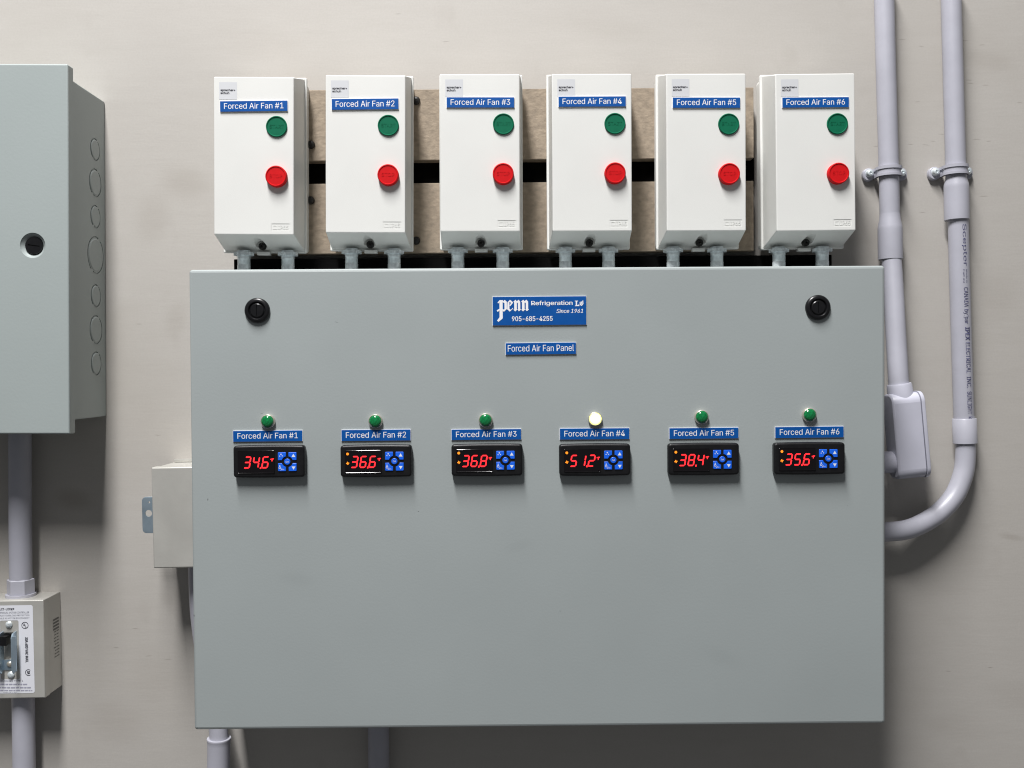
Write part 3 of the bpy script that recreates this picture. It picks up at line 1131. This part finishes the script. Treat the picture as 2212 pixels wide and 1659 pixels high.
# knockouts pressed in the right side
xs = CWd / 2 - 0.0014
KO = [(209.5, 323, 48), (208, 395, 61), (209.5, 468, 50), (207, 551, 81), (209.5, 639, 50), (208.5, 712, 63), (210.5, 785, 52)]
c = bmesh.new()
bm = bmesh.new()
for (px, py, hh) in KO:
    p = tolocal(cab, at(px, py, 0.030))
    r = hh / 2 / 1.72 / 1000
    for rk in ((r, r * 0.6) if hh > 58 else (r,)):
        for a0, a1 in ((70, 235), (250, 415)):
            arc = [R(a0 + (a1 - a0) * k / 20) for k in range(21)]
            q = [(-0.030 + rk * math.cos(t), p.z + rk * math.sin(t)) for t in arc] + [(-0.030 + (rk - 0.0017) * math.cos(t), p.z + (rk - 0.0017) * math.sin(t)) for t in arc[::-1]]
            loft(c, [[(xs - 0.0012, y, zz) for y, zz in q], [(xs + 0.002, y, zz) for y, zz in q]])
    lathe(bm, [(r * 0.86, xs - 0.0005), (r * 0.86, xs + 0.0003), (r * 0.80, xs + 0.0007)], 0, p.z, 32, axis='x', cy=-0.030)
boolean_cut(body, c)
mesh_obj('knockouts', bm, M['cabinet'], cab)

# ------------------------------------------------------------------ conduits (paths in photo pixels with distance off the wall)
RP_ = 0.0122


def conduit(name, path, label, rad=RP_, bell=None, m='conduit', n=8, smooth_path=True, group=None):
    """path: [(px,py,d)].  bell: (start, full, end) distances along the last metres where the pipe widens"""
    pts = [at(*p) for p in path]
    pts = catmull(pts, n) if smooth_path else pts
    o0 = pts[0].lerp(pts[-1], 0.5)
    base = Vector((o0.x, 0, o0.z))
    bm = bmesh.new()
    tube(bm, [p - base for p in pts], rad, 30)
    o = mesh_obj(name, bm, M[m], None, base)
    tag(o, label, 'conduit', group)
    return o


def sleeve(parent, name, p0, p1, prof, m='conduit'):
    """surface of revolution along p0->p1; prof [(t,r)]"""
    a, b = at(*p0), at(*p1)
    base = parent.location
    bm = bmesh.new()
    pts = [a.lerp(b, t) - base for t, r in prof]
    # rings built straight along the axis
    ax = (b - a).normalized()
    u = ax.orthogonal().normalized()
    v = ax.cross(u)
    rings = [[tuple(p + (u * math.cos(2 * math.pi * k / 32) + v * math.sin(2 * math.pi * k / 32)) * r) for k in range(32)] for p, (t, r) in zip(pts, prof)]
    loft(bm, rings)
    return mesh_obj(name, bm, M[m], parent)


WD = 0.0185
g = 'grey plastic conduits on the wall'
c1 = conduit('conduit', [(1908.5, -60, WD), (1914, 160, WD), (1920, 372, WD), (1923, 530, WD)],
             'upright grey conduit left of the pair, running up from behind the panel corner', group=g)
BR = 0.0150
sleeve(c1, 'bell_end', (1922, 462, WD), (1923.5, 561, WD), [(0, RP_ + 0.0001), (0.12, RP_ + 0.0006), (0.27, BR - 0.0004), (0.34, BR), (0.99, BR), (1.0, BR - 0.0006), (1.0, RP_ - 0.001)])
c2 = conduit('conduit', [(1923.5, 540, WD), (1928.5, 600, WD + 0.006), (1935, 720, WD + 0.018), (1940.5, 815, WD + 0.026), (1943, 865, WD + 0.028)],
             'short grey conduit bending from the bell joint into the angled conduit body', group=g)
c3 = conduit('conduit', [(2053, -60, WD), (2059, 160, WD), (2065, 372, WD), (2068, 460, WD)],
             'upright grey conduit right of the pair, above the printed length', group=g)
sleeve(c3, 'bell_end', (2065.2, 376, WD), (2067, 476, WD), [(0, RP_ + 0.0001), (0.10, RP_ + 0.0004), (0.22, BR - 0.0004), (0.30, BR), (0.99, BR), (1.0, BR - 0.0006), (1.0, RP_ - 0.001)])
PR = 0.0123
c4 = conduit('conduit', [(2069, 455, WD), (2075.5, 690, WD), (2083, 925, WD)],
             'straight grey conduit with dark blue maker print running down it', rad=PR, group=g)
EL = [(2084, 900, WD), (2085, 950, WD), (2085.5, 980, WD), (2081, 1022, WD + 0.001), (2062, 1070, WD + 0.004), (2028, 1108, WD + 0.008),
      (1986, 1134, WD + 0.013), (1948, 1146, WD + 0.017), (1890, 1150, WD + 0.020)]
c5 = conduit('conduit', EL, 'curved grey conduit elbow sweeping into the right side of the panel', rad=0.0122, group=g)
sleeve(c5, 'bell_end', (2083, 904, WD), (2085, 958, WD), [(0, PR - 0.001), (0, 0.0140), (0.02, 0.0145), (0.98, 0.0145), (1, 0.0139), (1, PR - 0.001)])

# printing on the pipe: wrapped round the cylinder
pa, pb = at(2070, 480, WD), at(2083, 915, WD)
axis = (pb - pa)
Lp = axis.length
axis.normalize()
side = axis.cross(Vector((0, 1, 0))).normalized()
if side.x < 0:
    side = -side
front = side.cross(axis).normalized()
if front.y > 0:
    front = -front


def on_pipe(x, s, l_=0):      # x across (metres from the centre line), s downwards from y=480
    th = (x / (PR + 0.00015))
    p = pa + axis * s + (side * math.sin(th) + front * math.cos(th)) * (PR + 0.00018 + l_ * 0.000003)
    return tuple(p - c4.location)


def S(py):
    return (py - 480.0) / (915 - 480.0) * Lp


bm = bmesh.new()


def pipe_text(body, y0, y1, x0, x1, bold=0.0, space=1.0):
    # x0..x1: right side is the top of the letters (text reads downwards)
    vs, fs, (a, b, c, d) = text_geo(body, bold, 0.0, space)
    out = [bm.verts.new(on_pipe(x0 + (x1 - x0) * (v - c) / (d - c), S(y0) + (S(y1) - S(y0)) * (u - a) / (b - a), l_)) for u, v, l_ in vs]
    for f in fs:
        bm.faces.new([out[i] for i in f])


pipe_text('Scepter', 487, 576, -0.0022, 0.0046, 0.0)
pipe_text('Made in', 584, 612, 0.0019, 0.0040)
pipe_text('Fait au', 584, 612, -0.0018, 0.0004)
pipe_text('CANADA', 622, 664, -0.0015, 0.0044, 0.004)
pipe_text('by/par', 669, 700, -0.0030, 0.0044, 0.004)
pipe_text('IPEX', 707, 735, -0.0012, 0.0050, 0.022)
pipe_text('ELECTRICAL', 740, 806, -0.0012, 0.0048, 0.01)
pipe_text('INC.', 813, 837, -0.0012, 0.0048, 0.01)
pipe_text('SUNLIGHT', 845, 894, -0.0012, 0.0050, 0.008)
pipe_text('R', 899, 903, -0.0002, 0.0050, 0.01)
sheet_obj('printing', bm, M['inkblue'], c4)

# straps
def strap(px, py, label):
    p = at(px, py, WD)
    root = empty('pipe_strap', (p.x, 0, p.z), R(0.6))
    tag(root, label, 'pipe strap', 'two-screw straps over the conduits')
    ro = RP_ + 0.0002

    def band(bm, thick, z0, z1):
        path_i, path_o = [], []
        for k in range(17):
            a_ = R(200 - 220 * k / 16)
            path_i.append((ro * math.cos(a_), -WD - ro * math.sin(a_)))
            path_o.append(((ro + thick) * math.cos(a_), -WD - (ro + thick) * math.sin(a_)))
        # feet run down to the wall tabs
        ins = [(-ro - 0.0002, -0.0005)] + path_i + [(ro + 0.0002, -0.0005)]
        outs = [(-ro - thick, -0.0005)] + path_o + [(ro + thick, -0.0005)]
        sec = outs + ins[::-1]
        loft(bm, [[(x, y, z0) for x, y in sec], [(x, y, z1) for x, y in sec]])
    bm = bmesh.new()
    band(bm, 0.0024, -0.0064, 0.0064)
    band(bm, 0.0036, -0.0064, -0.0034)
    band(bm, 0.0036, 0.0022, 0.0060)
    for sx in (-1, 1):
        o1 = rr(0.0150, 0.0165, 0.0070, 0, sx * 0.0208, -0.001)
        loft(bm, [[(x, -0.0003, z) for x, z in o1], [(x, -0.0062, z) for x, z in o1],
                  [(x, -0.0072, z) for x, z in rr(0.0150, 0.0165, 0.0070, 0.001, sx * 0.0208, -0.001)]])
    mesh_obj('clamp', bm, M['conduit'], root)
    for sx in (-1, 1):
        bm = bmesh.new()
        lathe(bm, [(0.0051, -0.0070), (0.0051, -0.0086), (0.0046, -0.0106), (0.0036, -0.0123), (0.0018, -0.0129), (0.0012, -0.0118)], sx * 0.0206, 0.0005, 28)
        mesh_obj('screw', bm, M['zinc'], root)
    return root


strap(1920, 371, 'grey strap on the left upright conduit, above its bell joint')
strap(2063.5, 368, 'grey strap on the right upright conduit, touching its bell joint')

# angled conduit body with side cover
LD = 0.046
lb_c = at(1963.5, 942, LD + 0.014)
lb = empty('conduit_fitting', (lb_c.x, 0, lb_c.z), 0)
tag(lb, 'pale grey angled conduit body with a side cover, right of the panel', 'conduit body')


LA = R(5.0)                       # leans: its foot stands further right
ln, lv = Vector((math.cos(LA), 0, math.sin(LA))), Vector((-math.sin(LA), 0, math.cos(LA)))


def slab(bm, n0, n1, hgt, dep, r, bev0=0.0, bev1=0.0):
    """rounded plate standing edge-on to the viewer, from n0 to n1 across"""
    rings = []
    for n_, ins in ((n0, bev0), (n0 + bev0 * 0.4, bev0 * 0.3), (n0 + bev0, 0.0), (n1 - bev1, 0.0), (n1 - bev1 * 0.4, bev1 * 0.3), (n1, bev1)):
        ring = []
        for y_, v_ in rr(dep, hgt, r, ins, seg=7):
            ring.append(tuple(ln * n_ + lv * v_ + Vector((0, -LD + y_, 0))))
        rings.append(ring)
    loft(bm, rings)


bm = bmesh.new()
slab(bm, -0.0175, 0.0165, 0.1060, 0.0345, 0.0120, 0.0025, 0.0)
mesh_obj('body', bm, M['fitting'], lb, smooth=50)
bm = bmesh.new()
slab(bm, 0.0165, 0.0178, 0.1050, 0.0340, 0.0118)
mesh_obj('gasket', bm, M['inkgrey'], lb, smooth=50)
bm = bmesh.new()
slab(bm, 0.0178, 0.0225, 0.1075, 0.0362, 0.0128, 0.0, 0.0012)
mesh_obj('side_cover', bm, M['fitting'], lb, smooth=50)
bm = bmesh.new()
hp0, hp1 = at(1942, 829, LD), at(1947, 866, LD)
tube(bm, [hp0 - lb.location, hp0.lerp(hp1, 0.1) - lb.location, hp1 - lb.location], [0.0142, 0.0150, 0.0155], 30)
mesh_obj('hub', bm, M['fitting'], lb)
bm = bmesh.new()
h0, h1 = at(1885, 999, LD), at(1952, 998, LD)
tube(bm, [h0 - lb.location, h1 - lb.location], 0.0135, 30)
mesh_obj('hub', bm, M['fitting'], lb)

# ------------------------------------------------------------------ left conduits and the disconnect switch
LR_ = 0.0134
c6 = conduit('conduit', [(43, 915, 0.022), (43.5, 1100, 0.022), (45, 1262, 0.022)], 'short grey conduit from the left cabinet down to the switch box', rad=LR_, group=g)
a, b = at(44.5, 1250, 0.022), at(45, 1292, 0.022)
bm = bmesh.new()
hexr = [(0.0163 * math.cos(R(60 * k + 12)), 0.0163 * math.sin(R(60 * k + 12))) for k in range(6)]
hexs = [(0.0150 * math.cos(R(60 * k + 12)), 0.0150 * math.sin(R(60 * k + 12))) for k in range(6)]
loft(bm, [[(x, y, 0) for x, y in hexs], [(x, y, -0.0010) for x, y in hexr], [(x, y, -0.0185) for x, y in hexr]])
lathe(bm, [(0.0178, -0.0186), (0.0178, -0.0235)], 0, 0, 32, axis='z')
o = mesh_obj('connector', bm, M['conduit'], c6, a - c6.location, smooth=25)

BD = 0.047
bt, bb_ = at(93, 1296.5, BD), at(98, 1508.5, BD)
BW = 0.0865
BH = (bt - bb_).length
BA = math.atan2(-(bt.x - bb_.x), bt.z - bb_.z)
sw = empty('disconnect_switch', ((bt.x + bb_.x) / 2 - BW / 2 * math.cos(BA), 0, (bt.z + bb_.z) / 2), BA)
tag(sw, 'beige metal switch box at lower left with a white printed label', 'switch box')


def SL(px, py, d=BD):
    v = tolocal(sw, at(px, py, d))
    return v.x, v.z


bm = bmesh.new()
box(bm, -BW / 2 + 0.0006, BW / 2 - 0.0006, 0, -(BD - 0.004), -BH / 2 + 0.0006, BH / 2 - 0.0006, 0, 0.0008)
mesh_obj('box_body', bm, M['beige'], sw)
bm = bmesh.new()
plate(bm, lambda i: rr(BW, BH, 0.0012, i, seg=3), -(BD - 0.012), -BD, 0.0014)
cov = mesh_obj('cover', bm, M['beige'], sw)
cxs = SL(21.5, 1400)[0]
c = bmesh.new()
wz0, wz1 = SL(20, 1424)[1], SL(20, 1366)[1]
box(c, cxs - 0.0125, cxs + 0.0075, -BD + 0.010, -BD - 0.01, wz0, wz1)
boolean_cut(cov, c)
bm = bmesh.new()
box(bm, cxs - 0.0125, cxs + 0.0075, -BD + 0.0105, -BD + 0.0060, wz0 + 0.0002, wz1 - 0.0002)
mesh_obj('switch_well', bm, M['recess'], sw)
# paper label with a window
x0, x1 = 2 * cxs - SL(73, 1400)[0], SL(73, 1400)[0]
z0, z1 = SL(60, 1497)[1], SL(60, 1307)[1]
ix0, ix1 = 2 * cxs - SL(41.5, 1400)[0], SL(41.5, 1400)[0]
iz0, iz1 = SL(40, 1467)[1], SL(40, 1340)[1]
bm = bmesh.new()
y = -BD - 0.0002


def cornered(xa, xb, za, zb, r=0.0025):
    return rr(xb - xa, zb - za, r, 0, (xa + xb) / 2, (za + zb) / 2)


outer, inner = cornered(x0, x1, z0, z1), cornered(ix0, ix1, iz0, iz1, 0.002)
vo = [bm.verts.new((px, y, pz)) for px, pz in outer]
vi = [bm.verts.new((px, y, pz)) for px, pz in inner]
for k in range(len(vo)):
    j = (k + 1) % len(vo)
    bm.faces.new((vo[k], vo[j], vi[j], vi[k]))
lab = sheet_obj('label', bm, M['labelw'], sw)
bm = bmesh.new()
y = -BD - 0.0004


def st(body, pxa, pxb, pya, pyb, bold=0.0, m_i=0, turn=False):
    xa, za = SL(pxa, pyb); xb, zb = SL(pxb, pya)
    put_text(bm, body, xa, xb, za, zb, y=y, bold=bold, mat_i=m_i, turn=turn)


st('CIRCUIT-LOCK\u00ae', -14, 31, 1313, 1318.5, 0.02)
st('MANUAL MOTOR CONTROLLER', 1, 63, 1320.5, 1325.5, 0.0, 1)
st('WITHOUT OVERLOAD PROTECTION', -10, 63.5, 1327, 1331.5, 0.0, 1)
st('SUITABLE AS MOTOR DISCONNECT', -12, 64, 1333, 1337.5, 0.0, 1)
st('30A 600 VAC MAX.', 55.5, 60.5, 1376, 1431, 0.02, 0, True)
st('ENCLOSURE TYPE 1', -6, 50, 1468.5, 1473, 0.0, 1)
cu = SL(54.2, 1350.6)
ring_flat(bm, cu[0], cu[1], 0.0036, 0.0043, y)
st('U', 50.2, 53.6, 1346.5, 1351.5, 0.03); st('L', 54, 57.5, 1349, 1355, 0.03)
cu = SL(61.7, 1452.5)
ring_flat(bm, cu[0], cu[1], 0.0033, 0.0040, y, 50, 310)
st('SA', 59.0, 65.0, 1449, 1456, 0.03, 0, True)
random.seed(3)
for (pya, pyb, pa_, pb_) in ((1476, 1480, -4, 62), (1483, 1487, -10, 70), (1489.5, 1493, -10, 70)):
    x = pa_
    while x < pb_ - 2:
        ln = random.uniform(4, 10)
        xa, za = SL(x, pyb - 0.6); xb, zb = SL(min(x + ln, pb_), pya + 0.6)
        flat(bm, [(xa, za), (xb, za), (xb, zb), (xa, zb)], y, 2)
        x += ln + 1.6
st('MADE IN U.S.A.', 8, 37, 1494.2, 1496.6, 0.0, 1)
sheet_obj('lettering', bm, [M['ink'], M['inkgrey'], mat('faded_print', (0.34, 0.34, 0.42), 0.6)], lab)
# zinc lockout flanges, lever, screws
bm = bmesh.new()
gx = SL(35.5, 1400)[0]
gz0, gz1 = SL(38, 1451)[1], SL(34, 1363)[1]
for sx in (1, -1):
    xx = gx if sx > 0 else 2 * cxs - gx
    prof = [(-BD - 0.0002, gz0 + 0.004), (-BD - 0.008, gz0), (-BD - 0.0115, gz0 + 0.004), (-BD - 0.0115, gz1 - 0.006), (-BD - 0.0085, gz1 - 0.001), (-BD - 0.0002, gz1)]
    loft(bm, [[(xx - 0.0008, yy, zz) for yy, zz in prof], [(xx + 0.0008, yy, zz) for yy, zz in prof]])
    box(bm, min(xx, xx + sx * 0.0052), max(xx, xx + sx * 0.0052), -BD - 0.0100, -BD - 0.0114, gz0 + 0.004, gz1 - 0.004)
mesh_obj('lockout_flange', bm, M['zincblue'], sw, smooth=20)
bm = bmesh.new()
zt = SL(20, 1380)[1]
prism(bm, [(cxs - 0.0085, zt - 0.0055), (cxs + 0.0005, zt - 0.0060), (cxs + 0.0005, zt + 0.0050), (cxs - 0.0085, zt + 0.0055)], -BD + 0.006, -BD - 0.010)
mesh_obj('toggle_lever', bm, M['black'], sw)
bm = bmesh.new()
zp = SL(20, 1428)[1]
box(bm, cxs - 0.0125, cxs + 0.0075, -BD - 0.0003, -BD - 0.0012, zp - 0.011, zp + 0.002, 0, 0.0002)
mesh_obj('strap_plate', bm, M['zincblue'], sw)
for (px, py, r, m_) in ((20, 1349, 0.0042, 'zinc'), (24.5, 1457.5, 0.0044, 'zinc'), (22, 1434, 0.0036, 'nickel'), (19.5, 1372, 0.0034, 'nickel')):
    xx, zz = SL(px, py)
    bm = bmesh.new()
    yb = -BD - 0.0005 if m_ == 'zinc' else (-BD - 0.0012 if py > 1400 else -BD + 0.006)
    lathe(bm, [(r, yb), (r, yb - 0.0006), (r * 0.8, yb - 0.0016), (r * 0.35, yb - 0.0021)], xx, zz, 24)
    mesh_obj('screw', bm, M[m_], sw)
# print on the right side face
bm = bmesh.new()
xsid = BW / 2 - 0.0006 + 0.0002
zt, zb = SL(98, 1350)[1], SL(98, 1440)[1]
nrow = 13
for k in range(nrow):
    z = zt + (zb - zt) * k / nrow
    hgt = (zt - zb) / nrow * (0.60 if k < 4 else 0.34)
    y0_, y1_ = -0.0060, -0.0215
    segs = [(y0_, y1_)] if k < 4 else [(y0_ - random.uniform(0, 0.002), -0.0125), (-0.0138, y1_ + random.uniform(0, 0.004))]
    for (ya, yb) in segs:
        f = bm.faces.new([bm.verts.new(p) for p in ((xsid, ya, z), (xsid, yb, z), (xsid, yb, z - hgt), (xsid, ya, z - hgt))])
sheet_obj('side_print', bm, mat('side_print_ink', (0.15, 0.145, 0.135), 0.6), sw)
conduit('conduit', [(50, 1490, 0.022), (53, 1720, 0.022)], 'grey conduit leaving the bottom of the beige switch box', rad=LR_, smooth_path=False, group=g)

# ------------------------------------------------------------------ junction box half hidden by the panel
JD = 0.074
jc, JW, JH, JA = fit_rect((326, 1009), (470, 1008), (478, 1225.5), (332, 1227.5), JD)
jb = empty('junction_box', (jc.x, 0, jc.z), JA)
tag(jb, 'beige metal junction box half hidden behind the left side of the panel', 'junction box')
bm = bmesh.new()
box(bm, -JW / 2 + 0.001, JW / 2, 0, -(JD - 0.006), -JH / 2 + 0.001, JH / 2 - 0.001, 0, 0.0008)
mesh_obj('box_body', bm, M['beige'], jb)
bm = bmesh.new()
plate(bm, lambda i: rr(JW, JH, 0.0012, i, seg=3), -(JD - 0.016), -JD, 0.0016)
mesh_obj('cover', bm, M['beige'], jb)
bm = bmesh.new()
box(bm, -JW / 2 + 0.003, JW / 2, -0.0003, -0.003, JH / 2 - 0.0005, JH / 2 + 0.0035, 0, 0.0004)
mesh_obj('rear_flange', bm, M['beige'], jb)
e0, e1 = tolocal(jb, at(308, 1152, JD - 0.018)), tolocal(jb, at(345, 1073, JD - 0.018))
bm = bmesh.new()
plate(bm, lambda i: rr(e1.x - e0.x, e1.z - e0.z, 0.005, i, (e0.x + e1.x) / 2, (e0.z + e1.z) / 2), -(JD - 0.0195), -(JD - 0.018), 0.0003)
tab = mesh_obj('padlock_tab', bm, M['zincblue'], jb)
for px, py, r in ((321, 1109, 0.0042), (322.3, 1085, 0.0012)):
    h = tolocal(jb, at(px, py, JD - 0.018))
    c = bmesh.new()
    lathe(c, [(r, -(JD - 0.03)), (r, -JD)], h.x, h.z, 24)
    boolean_cut(tab, c)

# ------------------------------------------------------------------ conduits below the panel
zbot = pc.z - PH / 2
UD = 0.032
u1 = conduit('conduit', [(427, 1212, UD), (432, 1330, UD), (452, 1470, UD), (470, 1560, UD), (474, 1625, UD)],
             'grey conduit from the junction box to a coupling below the left panel corner', rad=0.0116, group=g)
sleeve(u1, 'coupling', (473, 1594, UD), (471, 1730, UD), [(0, 0.0116), (0, 0.0147), (0.012, 0.0150), (0.03, 0.0146), (0.10, 0.0141), (1, 0.0141)], 'conduit')
conduit('conduit', [(817, 1520, 0.020), (819, 1720, 0.020)], 'grey conduit in the shadow below the middle left of the panel', rad=0.0134, smooth_path=False, group=g)
